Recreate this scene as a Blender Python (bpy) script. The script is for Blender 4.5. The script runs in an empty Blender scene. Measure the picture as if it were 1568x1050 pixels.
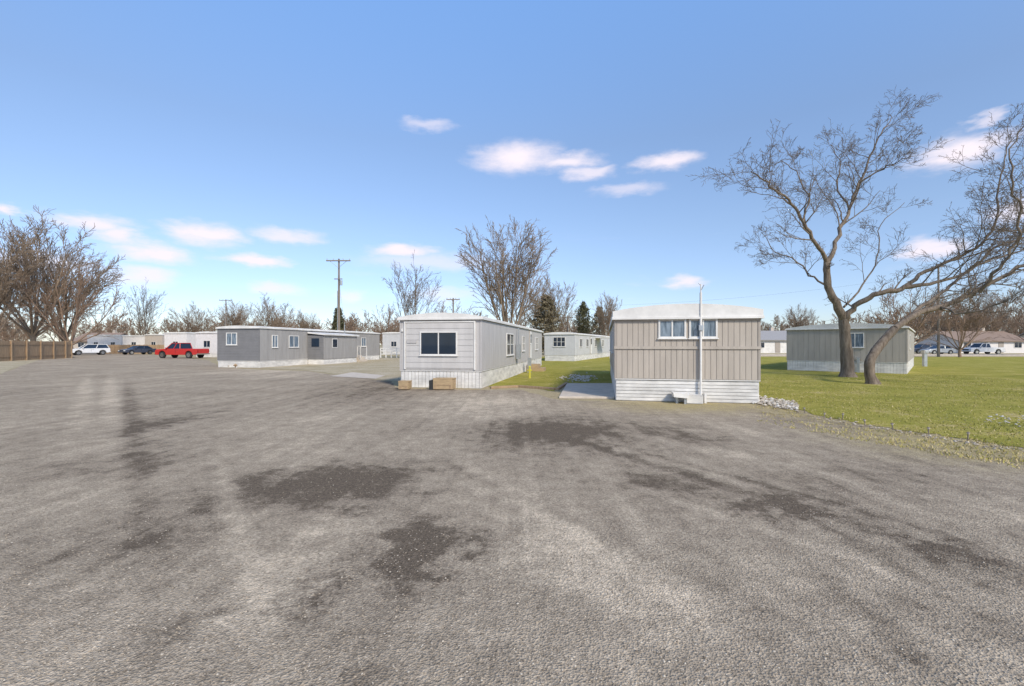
import bpy, math, random
import numpy as np
from mathutils import Vector, Matrix
random.seed(7); np.random.seed(7)
scene=bpy.context.scene
H=1.7; FP=700.0; HV=527.0
def G(u,v,z=0.0):
    d=H*FP/(v-HV); return Vector(((u-784)/FP*d,d,z))
def P(u,v,d):
    return Vector(((u-784)/FP*d,d,H-(v-HV)/FP*d))

# ---------------------------------------------------------------- materials
def nt_mat(name):
    m=bpy.data.materials.new(name); m.use_nodes=True
    nt=m.node_tree; b=nt.nodes['Principled BSDF']; return m,nt,b
def mk(name,c,rough=0.7,var=0.12,scale=3.0,metal=0.0,bump=0.0,bscale=40,c2=None,stretch=(1,1,1),spec=0.5):
    m,nt,b=nt_mat(name); N=nt.nodes; Lk=nt.links
    tc=N.new('ShaderNodeTexCoord'); mp=N.new('ShaderNodeMapping'); mp.inputs['Scale'].default_value=stretch
    Lk.new(tc.outputs['Object'],mp.inputs['Vector'])
    nz=N.new('ShaderNodeTexNoise'); nz.inputs['Scale'].default_value=scale; nz.inputs['Detail'].default_value=4; nz.inputs['Roughness'].default_value=0.65
    Lk.new(mp.outputs[0],nz.inputs['Vector'])
    cr=N.new('ShaderNodeValToRGB'); cr.color_ramp.elements[0].position=0.3; cr.color_ramp.elements[1].position=0.7
    a=[max(0,x*(1-var)) for x in c]; d=c2 if c2 else [min(1,x*(1+var*0.6)) for x in c]
    cr.color_ramp.elements[0].color=(*a,1); cr.color_ramp.elements[1].color=(*d,1)
    Lk.new(nz.outputs['Fac'],cr.inputs[0]); Lk.new(cr.outputs[0],b.inputs['Base Color'])
    b.inputs['Roughness'].default_value=rough; b.inputs['Metallic'].default_value=metal
    b.inputs['Specular IOR Level'].default_value=spec
    if bump>0:
        n2=N.new('ShaderNodeTexNoise'); n2.inputs['Scale'].default_value=bscale; n2.inputs['Detail'].default_value=3
        Lk.new(mp.outputs[0],n2.inputs['Vector'])
        bp=N.new('ShaderNodeBump'); bp.inputs['Strength'].default_value=bump; bp.inputs['Distance'].default_value=0.02
        Lk.new(n2.outputs['Fac'],bp.inputs['Height']); Lk.new(bp.outputs[0],b.inputs['Normal'])
    return m
M={}
VS=(2.2,2.2,.35)
M['white']=mk('white_painted_metal',(0.72,0.695,0.655),0.6,0.18,1.5,spec=.3)
M['skirt']=mk('white_skirting',(0.69,0.665,0.625),0.65,0.3,1.6,stretch=(1,1,3),spec=.3)
M['sidA']=mk('taupe_siding',(0.45,0.395,0.335),0.65,0.15,1.5,stretch=VS,spec=.3)
M['trimA']=mk('taupe_trim',(0.36,0.315,0.27),0.6,0.1)
M['sidB']=mk('pale_grey_siding',(0.49,0.465,0.445),0.65,0.13,1.5,stretch=VS,spec=.3)
M['sidBp']=mk('light_lap_siding',(0.55,0.525,0.50),0.65,0.10,1.5,stretch=VS,spec=.3)
M['sidC']=mk('mid_grey_siding',(0.34,0.325,0.31),0.65,0.14,1.5,stretch=VS,spec=.3)
M['sidCd']=mk('charcoal_siding',(0.20,0.195,0.195),0.65,0.15,1.5)
M['sidD']=mk('cool_white_siding',(0.54,0.53,0.52),0.6,0.10,1.5)
M['sidE']=mk('greige_siding',(0.38,0.345,0.30),0.65,0.12,1.5,stretch=VS)
M['tan']=mk('tan_wall',(0.52,0.45,0.38),0.7,0.1)
M['pink']=mk('blush_wall',(0.70,0.66,0.63),0.7,0.1)
M['glass']=mk('dark_glass',(0.015,0.028,0.05),0.04,0.3,0.8,spec=0.5)
M['glassb']=mk('curtained_glass',(0.09,0.15,0.22),0.08,0.6,5,c2=(0.26,0.32,0.38),stretch=(3,3,.4),spec=0.5)
M['wood']=mk('raw_plywood',(0.42,0.30,0.17),0.8,0.25,4,stretch=(1,1,6),bump=.2)
M['fence']=mk('weathered_cedar',(0.38,0.26,0.155),0.85,0.35,3,stretch=(4,4,.5),bump=.3)
M['pole']=mk('pole_wood',(0.23,0.19,0.155),0.9,0.3,3,stretch=(4,4,.4),bump=.3)
M['dark']=mk('dark_rubber',(0.03,0.03,0.03),0.8,0.2)
M['conc']=mk('concrete',(0.58,0.50,0.41),0.85,0.18,3,bump=.3)
M['rock']=mk('pale_rock',(0.60,0.57,0.52),0.85,0.35,9,bump=.3)
M['galv']=mk('galvanised_metal',(0.45,0.47,0.48),0.4,0.15,4,metal=.6)
M['bark']=mk('grey_brown_bark',(0.16,0.12,0.09),0.9,0.4,3,c2=(0.28,0.225,0.175),stretch=(3,3,.6),bump=.6,bscale=18,spec=.2)
M['bark2']=mk('distant_bark',(0.29,0.22,0.16),0.95,0.25,1,spec=.1)
M['bark3']=mk('reddish_bark',(0.28,0.195,0.14),0.95,0.25,1,spec=.1)
M['leaf']=mk('conifer_needles',(0.075,0.085,0.045),0.8,0.4,1.2,c2=(0.16,0.15,0.08),spec=.2)
M['leaf2']=mk('olive_needles',(0.15,0.13,0.075),0.8,0.4,1.2,c2=(0.26,0.21,0.13),spec=.2)
M['roofbr']=mk('brown_shingle',(0.28,0.20,0.155),0.9,0.2,6)
M['roofgr']=mk('grey_shingle',(0.32,0.31,0.31),0.9,0.2,6)
M['red']=mk('red_car_paint',(0.50,0.03,0.025),0.3,0.1)
M['carw']=mk('white_car_paint',(0.7,0.7,0.7),0.3,0.05)
M['cars']=mk('silver_car_paint',(0.42,0.44,0.46),0.3,0.05,metal=.3)
M['card']=mk('navy_car_paint',(0.05,0.06,0.09),0.3,0.1)
M['chrome']=mk('chrome',(0.6,0.6,0.6),0.2,0.05,metal=1)
M['lamp']=mk('lamp_lens',(0.7,0.68,0.6),0.15,0.05)
M['tail']=mk('tail_lens',(0.4,0.02,0.02),0.2,0.05)
M['yel']=mk('yellow_paint',(0.55,0.50,0.06),0.5,0.1)

# ---------------------------------------------------------------- mesh builder
class MB:
    def __init__(s): s.v=[]; s.f=[]; s.m=[]; s.mats=[]
    def mi(s,mat):
        if mat not in s.mats: s.mats.append(mat)
        return s.mats.index(mat)
    def box(s,x0,x1,y0,y1,z0,z1,mat):
        if x1<x0:x0,x1=x1,x0
        if y1<y0:y0,y1=y1,y0
        n=len(s.v); k=s.mi(mat)
        s.v+=[(x0,y0,z0),(x1,y0,z0),(x1,y1,z0),(x0,y1,z0),(x0,y0,z1),(x1,y0,z1),(x1,y1,z1),(x0,y1,z1)]
        for q in ((0,3,2,1),(4,5,6,7),(0,1,5,4),(1,2,6,5),(2,3,7,6),(3,0,4,7)):
            s.f.append(tuple(n+i for i in q)); s.m.append(k)
    def prism(s,poly,y0,y1,mat,axis='y'):
        n=len(s.v); k=s.mi(mat); c=len(poly)
        for yy in (y0,y1):
            for a,b in poly: s.v.append((a,yy,b) if axis=='y' else ((yy,a,b) if axis=='x' else (a,b,yy)))
        s.f.append(tuple(n+i for i in range(c))); s.f.append(tuple(n+c+i for i in reversed(range(c)))); s.m+=[k,k]
        for i in range(c):
            j=(i+1)%c; s.f.append((n+j,n+i,n+c+i,n+c+j)); s.m.append(k)
    def hexa(s,vs,mat):
        n=len(s.v); k=s.mi(mat); s.v+=[tuple(a) for a in vs]
        for q in ((0,3,2,1),(4,5,6,7),(0,1,5,4),(1,2,6,5),(2,3,7,6),(3,0,4,7)):
            s.f.append(tuple(n+i for i in q)); s.m.append(k)
    def cyl(s,p0,p1,r,mat,n=12,r1=None):
        p0=Vector(p0);p1=Vector(p1); t=(p1-p0).normalized()
        a=t.orthogonal().normalized(); b=t.cross(a); k=s.mi(mat); m=len(s.v); r1=r if r1 is None else r1
        for p,rr in ((p0,r),(p1,r1)):
            for i in range(n):
                an=2*math.pi*i/n; s.v.append(tuple(p+a*math.cos(an)*rr+b*math.sin(an)*rr))
        for i in range(n):
            j=(i+1)%n; s.f.append((m+i,m+j,m+n+j,m+n+i)); s.m.append(k)
        s.f.append(tuple(m+i for i in reversed(range(n)))); s.f.append(tuple(m+n+i for i in range(n))); s.m+=[k,k]
    def obj(s,name,parent=None,bevel=0,smooth=False):
        me=bpy.data.meshes.new(name); me.from_pydata(s.v,[],s.f)
        for m in s.mats: me.materials.append(M[m] if isinstance(m,str) else m)
        me.polygons.foreach_set('material_index',s.m)
        if smooth: me.polygons.foreach_set('use_smooth',[True]*len(s.f))
        me.update()
        import bmesh
        bm=bmesh.new(); bm.from_mesh(me); bmesh.ops.recalc_face_normals(bm,faces=bm.faces); bm.to_mesh(me); bm.free()
        o=bpy.data.objects.new(name,me); scene.collection.objects.link(o)
        if parent: o.parent=parent
        if bevel>0:
            b=o.modifiers.new('b','BEVEL'); b.width=bevel; b.segments=2; b.limit_method='ANGLE'
        return o
def empty(name,loc=(0,0,0),yaw=0):
    e=bpy.data.objects.new(name,None); scene.collection.objects.link(e); e.location=loc; e.rotation_euler=(0,0,yaw); return e

# ---------------------------------------------------------------- ground sheets
def sheet(name,pts,z,mat):
    me=bpy.data.meshes.new(name); me.from_pydata([(p[0],p[1],z) for p in pts],[],[tuple(range(len(pts)))]); me.materials.append(mat)
    me.update()
    if me.polygons[0].normal.z<0: me.flip_normals()
    o=bpy.data.objects.new(name,me); scene.collection.objects.link(o); return o

def ground_mat(name,cols,scale=0.4,fine=60,bump=.5,patch=None,streak=None,contrast=1.0,tracks=None,fineamt=1.0,gain=1.0):
    m,nt,b=nt_mat(name); N=nt.nodes; L=nt.links
    geo=N.new('ShaderNodeNewGeometry')
    def noise(sc,det=5,ro=.6,vec=None):
        n=N.new('ShaderNodeTexNoise'); n.inputs['Scale'].default_value=sc; n.inputs['Detail'].default_value=det; n.inputs['Roughness'].default_value=ro
        L.new(vec if vec else geo.outputs['Position'],n.inputs['Vector']); return n
    def math_(op,a,b_=None,c=None,clamp=False):
        n=N.new('ShaderNodeMath'); n.operation=op; n.use_clamp=clamp
        for i,x in enumerate((a,b_,c)):
            if x is None: continue
            if isinstance(x,(int,float)): n.inputs[i].default_value=x
            else: L.new(x,n.inputs[i])
        return n.outputs[0]
    base=noise(scale).outputs['Fac']
    val=math_('MULTIPLY_ADD',base,1.1*contrast,.5-.55*contrast)
    if streak:
        for ang,sx_,sy_,am in ((streak,2.2,.24,.8),(-.86,4.5,.12,.45)):
            mp=N.new('ShaderNodeMapping'); mp.inputs['Rotation'].default_value=(0,0,ang); mp.inputs['Scale'].default_value=(sx_,sy_,1)
            L.new(geo.outputs['Position'],mp.inputs['Vector'])
            st=noise(1.0,5,.68,mp.outputs[0]).outputs['Fac']
            val=math_('MULTIPLY_ADD',st,am,math_('SUBTRACT',val,am/2))
    midn=noise(3.5,6,.75); mid=midn.outputs['Fac']
    val=math_('MULTIPLY_ADD',mid,1.3,math_('SUBTRACT',val,.65))
    tint=None
    def blob(src,x,y,rx,ry,rot,a0=.1,a1=1.6):
        mp=N.new('ShaderNodeMapping'); mp.vector_type='TEXTURE'
        mp.inputs['Location'].default_value=(x,y,0); mp.inputs['Rotation'].default_value=(0,0,rot); mp.inputs['Scale'].default_value=(rx,ry,1e6)
        L.new(src,mp.inputs['Vector'])
        ln=N.new('ShaderNodeVectorMath'); ln.operation='LENGTH'; L.new(mp.outputs[0],ln.inputs[0])
        mr=N.new('ShaderNodeMapRange'); mr.interpolation_type='SMOOTHSTEP'
        mr.inputs['From Min'].default_value=a0; mr.inputs['From Max'].default_value=a1
        mr.inputs['To Min'].default_value=1; mr.inputs['To Max'].default_value=0
        L.new(ln.outputs['Value'],mr.inputs['Value']); return mr.outputs[0]
    if patch:
        wn=noise(1.4,6,.75); vs=N.new('ShaderNodeVectorMath'); vs.operation='SUBTRACT'; vs.inputs[1].default_value=(.5,.5,.5)
        L.new(wn.outputs['Color'],vs.inputs[0])
        def dist(k):
            sc=N.new('ShaderNodeVectorMath'); sc.operation='MULTIPLY'; sc.inputs[1].default_value=k; L.new(vs.outputs[0],sc.inputs[0])
            ad=N.new('ShaderNodeVectorMath'); ad.operation='ADD'; L.new(geo.outputs['Position'],ad.inputs[0]); L.new(sc.outputs[0],ad.inputs[1]); return ad.outputs[0]
        d1=dist((2.2,2.8,0)); d2=dist((.5,.5,0))
        for (x,y,rx,ry,rot,s_) in patch:
            o=blob(d1,x,y,rx,ry,rot)
            if s_=='t': tint=o if tint is None else math_('MAXIMUM',tint,o)
            else: val=math_('MULTIPLY_ADD',o,s_,val)
        for (x0,y0,x1,y1,wd,s_) in tracks:
            l=math.hypot(x1-x0,y1-y0); rot=math.atan2(-(x1-x0),(y1-y0))
            o=blob(d2,(x0+x1)/2,(y0+y1)/2,wd,l/2,rot,.2,1.3)
            val=math_('MULTIPLY_ADD',o,s_,val)
    cr=N.new('ShaderNodeValToRGB'); e=cr.color_ramp.elements
    k=len(cols)
    while len(e)<k: e.new(.5)
    for i,c in enumerate(cols): e[i].position=0.05+0.9*i/(k-1); e[i].color=(*[x*gain for x in c],1)
    L.new(val,cr.inputs[0])
    col=cr.outputs[0]
    if tint is not None:
        mx=N.new('ShaderNodeMix'); mx.data_type='RGBA'; L.new(math_('MULTIPLY',tint,math_('MULTIPLY_ADD',mid,2.6,-.6,True)),mx.inputs['Factor'])
        L.new(col,mx.inputs['A']); mx.inputs['B'].default_value=(0.43,0.35,0.16,1); col=mx.outputs['Result']
    vo=N.new('ShaderNodeTexVoronoi'); vo.inputs['Scale'].default_value=fine; L.new(geo.outputs['Position'],vo.inputs['Vector'])
    hs=N.new('ShaderNodeSeparateColor'); L.new(vo.outputs['Color'],hs.inputs[0])
    f2=noise(fine*.42,4,.85).outputs['Fac']
    f=math_('MULTIPLY_ADD',hs.outputs[0],.5*fineamt,math_('MULTIPLY_ADD',f2,1.5*fineamt,1-1.0*fineamt))
    mu=N.new('ShaderNodeVectorMath'); mu.operation='SCALE'; L.new(col,mu.inputs[0]); L.new(f,mu.inputs['Scale'])
    L.new(mu.outputs[0],b.inputs['Base Color'])
    b.inputs['Roughness'].default_value=.95; b.inputs['Specular IOR Level'].default_value=.05
    bh=math_('MULTIPLY_ADD',vo.outputs['Distance'],.8,f2)
    bp=N.new('ShaderNodeBump'); bp.inputs['Strength'].default_value=bump; bp.inputs['Distance'].default_value=.016
    L.new(bh,bp.inputs['Height']); L.new(bp.outputs[0],b.inputs['Normal'])
    return m
def rect(u0,u1,v0,v1,s,rot=0):
    a=G((u0+u1)/2,v1); b=G((u0+u1)/2,v0); c=(a+b)/2
    dm=H*FP/((v0+v1)/2-HV)
    return (c.x,c.y,(u1-u0)/2/FP*dm,(b.y-a.y)/2,rot,s)
def trk(u0,v0,u1,v1,w,s):
    a=G(u0,v0);b=G(u1,v1); return (a.x,a.y,b.x,b.y,w,s)
patches=[rect(340,640,712,785,-.62),rect(560,725,800,890,-.62),rect(455,520,860,930,-.35),rect(740,960,640,690,-.6),
 rect(205,285,632,668,-.42),rect(30,260,690,740,-.25),rect(1150,1420,700,760,-.25),rect(1380,1568,830,880,-.35),
 rect(1100,1250,765,800,-.5),rect(930,1100,720,760,-.35),rect(480,720,578,612,-.3),rect(1200,1568,900,1010,-.2),
 rect(60,260,800,900,-.22),rect(960,1110,645,690,-.35),rect(230,330,900,1030,-.25),
 rect(330,470,850,1000,.25),rect(470,580,790,835,.3),rect(730,960,820,900,.25),rect(900,1090,880,970,.25),
 rect(650,840,600,636,.3),rect(380,620,555,575,.3),
 rect(1150,1330,612,650,'t'),rect(1300,1700,650,720,'t'),rect(930,1200,610,632,'t')]
tracks=[trk(150,1000,170,570,.28,.24),trk(60,1000,135,570,.28,.18),trk(250,1000,195,580,.22,-.25),trk(420,1010,330,700,.14,.32),
 trk(1568,880,760,640,.18,-.32),trk(1568,790,850,640,.25,.22),trk(1100,960,700,700,.18,.22),trk(1400,1040,640,690,.14,-.2),trk(1568,950,900,720,.14,.22),trk(1568,850,900,670,.1,-.24)]
M_lot=ground_mat('gravel_surface',[(0.155,0.122,0.090),(0.325,0.265,0.198),(0.435,0.358,0.268),(0.62,0.51,0.38)],.35,75,.8,patches,streak=-0.58,contrast=.8,tracks=tracks)
M_land=ground_mat('dry_earth',[(0.26,0.21,0.12),(0.40,0.33,0.21),(0.32,0.29,0.14)],.15,30,.4,fineamt=.7)
M_lawn=ground_mat('lawn_turf',[(0.19,0.185,0.045),(0.29,0.275,0.055),(0.37,0.325,0.08),(0.52,0.41,0.20)],.6,90,.8,contrast=1.5,fineamt=.8)
M_dry=ground_mat('dry_yard',[(0.28,0.23,0.13),(0.44,0.37,0.25),(0.54,0.47,0.37)],.5,60,.5,fineamt=.8)
M_road=ground_mat('street_asphalt',[(0.22,0.20,0.18),(0.28,0.26,0.23),(0.33,0.30,0.27)],.3,60,.3,contrast=.5,fineamt=.6)

sheet('ground',[(-1500,-600),(1500,-600),(1500,2500),(-1500,2500)],0,M_land)
def jag(pts,amp=.12,n=6):
    out=[]
    for i in range(len(pts)):
        a=pts[i]; b=pts[(i+1)%len(pts)]
        for k in range(n):
            p=a.lerp(b,k/n); l=(b-a).length
            if k>0 and l<60: p=p+Vector((random.uniform(-amp,amp),random.uniform(-amp,amp),0))
            out.append(p)
    return out
lot=[G(u,v) for u,v in [(2600,900),(1700,722),(1568,690),(1480,676),(1400,664),(1330,654),(1250,640),(1210,626),(1153,616),(940,616),(856,612),(800,597),(740,597),
      (612,594),(600,584),(470,568),(397,566),(333,562),(322,552),(250,544),(150,540),(95,538.5),(70,546),(0,572),(-300,640),(-900,760)]]
lot+= [Vector((-40,-30,0)),Vector((40,-30,0))]
sheet('gravel_lot',jag(lot),.004,M_lot)
lawnp=[G(u,v) for u,v in [(752,594),(795,592),(850,599),(866,590),(940,590),(1050,605),(1150,611),(1180,617),(1215,624),(1250,636),(1330,651),(1400,661),(1480,672),(1568,686),(1700,716),(2600,880)]]
lawnfar=[Vector((70,30,0)),Vector((120,62,0)),G(1100,546),G(700,546)]
lawn_pts=jag(lawnp+lawnfar,.12,7)
sheet('lawn',lawn_pts,.008,M_lawn)
sheet('street',[(15,66),(260,66),(260,74),(15,74)],.004,M_road)
mb=MB(); mb.box(15,260,65.7,65.95,0,.12,'conc'); mb.box(15,260,74.05,74.3,0,.12,'conc'); mb.obj('street_kerb')
yard=[G(u,v) for u,v in [(597,583),(470,567),(400,563.5),(430,556),(520,552),(590,548),(680,548),(720,560),(690,585)]]
sheet('dry_grass_yard',jag(yard,.1,5),.0085,M_dry)
shoulder=[G(u,v) for u,v in [(-400,665),(0,573),(62,549),(92,539.5),(60,538.5),(-200,552)]]
sheet('dirt_shoulder',jag(shoulder,.15,6),.0085,M_dry)
slab=[G(u,v) for u,v in [(505,576),(575,580),(590,575),(540,570)]]
sheet('parking_slab',slab,.0125,M['conc'])

# concrete pad + timber edging
mb=MB()
a,b_,c,d_=G(856,610),G(941,611),G(941,589),G(868,589)
mb.prism([(a.x,a.y),(b_.x,b_.y),(c.x,c.y),(d_.x,d_.y)],0.0,.07,'conc',axis='z'); mb.obj('concrete_pad',bevel=.015)
mb=MB()
for (p,q) in [(G(795,593),G(850,597)),(G(853,597.5),G(868,588)),(G(751,595),G(793,593))]:
    t=(q-p).normalized(); n=Vector((-t.y,t.x,0))*.06
    mb.prism([tuple((p+n).xy),tuple((p-n).xy),tuple((q-n).xy),tuple((q+n).xy)],0,.09,'fence',axis='z')
mb.obj('timber_edging',bevel=.01)

# pebbles / rocks
def stones(name,pts,smin,smax,mats,flat=.6,parent=None):
    base=np.array([(0,0,1),(1,0,0),(.3,.95,0),(-.8,.6,0),(-.8,-.6,0),(.3,-.95,0),(0,0,-1)],float)
    fc=[(0,1,2),(0,2,3),(0,3,4),(0,4,5),(0,5,1),(6,2,1),(6,3,2),(6,4,3),(6,5,4),(6,1,5)]
    V=[];F=[];MI=[]
    for i,p in enumerate(pts):
        s=random.uniform(smin,smax)*random.uniform(.6,1); a=random.uniform(0,6.28)
        r=np.array([[math.cos(a),-math.sin(a),0],[math.sin(a),math.cos(a),0],[0,0,1]])
        b=(base*np.random.uniform(.75,1.25,base.shape)*np.array([s,s*random.uniform(.6,1),s*flat]))@r.T+np.array([p[0],p[1],p[2]+s*flat*.35])
        n=len(V); V+=b.tolist(); F+=[(n+x,n+y,n+z) for x,y,z in fc]; MI+=[i%len(mats)]*10
    me=bpy.data.meshes.new(name); me.from_pydata(V,[],F)
    for m in mats: me.materials.append(m)
    me.polygons.foreach_set('material_index',MI)
    o=bpy.data.objects.new(name,me); scene.collection.objects.link(o)
    if parent:o.parent=parent
    return o
pm=[mk('pebble_grey',(0.38,0.325,0.26),.9,.2),mk('pebble_light',(0.54,0.475,0.385),.9,.2),mk('pebble_dark',(0.17,0.138,0.105),.9,.2),mk('pebble_mid',(0.38,0.31,0.23),.9,.2)]
pts=[]
for i in range(24000):
    d=random.uniform(1.9,1.9+random.random()**1.3*11); x=random.uniform(-1.25,1.25)*d
    pts.append((x,d,.004))
stones('loose_gravel',pts,.003,.010,[pm[0],pm[3],pm[2],pm[3],pm[0],pm[1]])
pts=[]
for i in range(380):
    u=random.uniform(1148,1222); v=random.uniform(604,614)+(u-1150)*.17+random.uniform(0,6); p=G(u,v); pts.append((p.x,p.y,.01+random.uniform(0,.03)))
stones('landscape_rocks',pts,.03,.09,[M['rock'],pm[0],pm[1],pm[0]])
pts=[]
for i in range(180):
    p=G(random.gauss(888,12),random.gauss(579,2.5)); pts.append((p.x,p.y,.01))
stones('landscape_rocks',pts,.04,.10,[M['rock'],M['rock'],pm[1]])
pts=[]
for i in range(160):
    u=random.uniform(1210,1620); v=622+(u-1210)*.168+random.gauss(3,1.5)
    if u<1250: v+=(u-1210)*.2
    else: v+=8
    p=G(u,v); pts.append((p.x,p.y,.008))
stones('edging_stones',pts,.015,.045,[pm[0],pm[1],pm[3]])
pts=[]
for i in range(50):
    p=G(random.gauss(1545,22),random.gauss(642,5)); pts.append((p.x,p.y,.01))
stones('lawn_stones',pts,.015,.04,[M['rock'],pm[1]])

# grass blades
def pip(xs,ys,poly):
    ins=np.zeros(len(xs),bool); n=len(poly)
    for i in range(n):
        x1,y1=poly[i].x,poly[i].y; x2,y2=poly[(i+1)%n].x,poly[(i+1)%n].y
        c=((y1>ys)!=(y2>ys)); 
        if y1!=y2: ins^=c&(xs<(x2-x1)*(ys-y1)/(y2-y1)+x1)
    return ins
def blades(name,n,reg,poly,h0,h1,mats,w=.012):
    xs=np.random.uniform(reg[0],reg[1],n); ys=reg[2]+(reg[3]-reg[2])*np.random.rand(n)**1.5
    dens=.5+.5*np.sin(xs*1.3+np.sin(ys*.9)*2)*np.sin(ys*1.1+xs*.4)
    k=pip(xs,ys,poly)&(np.random.rand(n)<.1+.9*dens); xs=xs[k]; ys=ys[k]; n=len(xs)
    an=np.random.uniform(0,6.28,n); h=np.random.uniform(h0,h1,n); lx=np.random.normal(0,.5,n)*h; ly=np.random.normal(0,.5,n)*h
    V=np.zeros((n,3,3)); V[:,0,0]=xs-np.cos(an)*w; V[:,0,1]=ys-np.sin(an)*w; V[:,1,0]=xs+np.cos(an)*w; V[:,1,1]=ys+np.sin(an)*w
    V[:,2,0]=xs+lx; V[:,2,1]=ys+ly; V[:,2,2]=h; V[:,:2,2]=.004
    me=bpy.data.meshes.new(name); me.from_pydata(V.reshape(-1,3).tolist(),[],np.arange(n*3).reshape(-1,3).tolist())
    for m in mats: me.materials.append(m)
    me.polygons.foreach_set('material_index',np.random.randint(0,len(mats),n).tolist())
    o=bpy.data.objects.new(name,me); scene.collection.objects.link(o)
gm=[mk('grass_a',(0.30,0.285,0.055),.8,.3,.5),mk('grass_b',(0.43,0.37,0.10),.8,.3,.5),mk('grass_c',(0.22,0.225,0.05),.8,.2,.5),mk('grass_d',(0.56,0.45,0.22),.8,.2,.5)]
blades('lawn_grass',110000,(1.5,24,6.5,26),lawn_pts,.015,.045,gm)
tp=[]
for i in range(360):
    u=random.uniform(1160,1620); v=612+(u-1153)*.175+random.uniform(0,34); p=G(u,v)
    for k in range(10): tp.append((p.x+random.gauss(0,.07),p.y+random.gauss(0,.07)))
V=[];F=[]
for x,y in tp:
    a=random.uniform(0,6.28);h=random.uniform(.01,.05);n=len(V)
    V+=[(x-.01*math.cos(a),y-.01*math.sin(a),0),(x+.01*math.cos(a),y+.01*math.sin(a),0),(x+random.gauss(0,.02),y+random.gauss(0,.02),h)];F.append((n,n+1,n+2))
me=bpy.data.meshes.new('weeds'); me.from_pydata(V,[],F); me.materials.append(gm[3]); me.materials.append(gm[1]); me.polygons.foreach_set('material_index',[random.randint(0,1) for _ in F]); scene.collection.objects.link(bpy.data.objects.new('weed_tufts',me))

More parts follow.
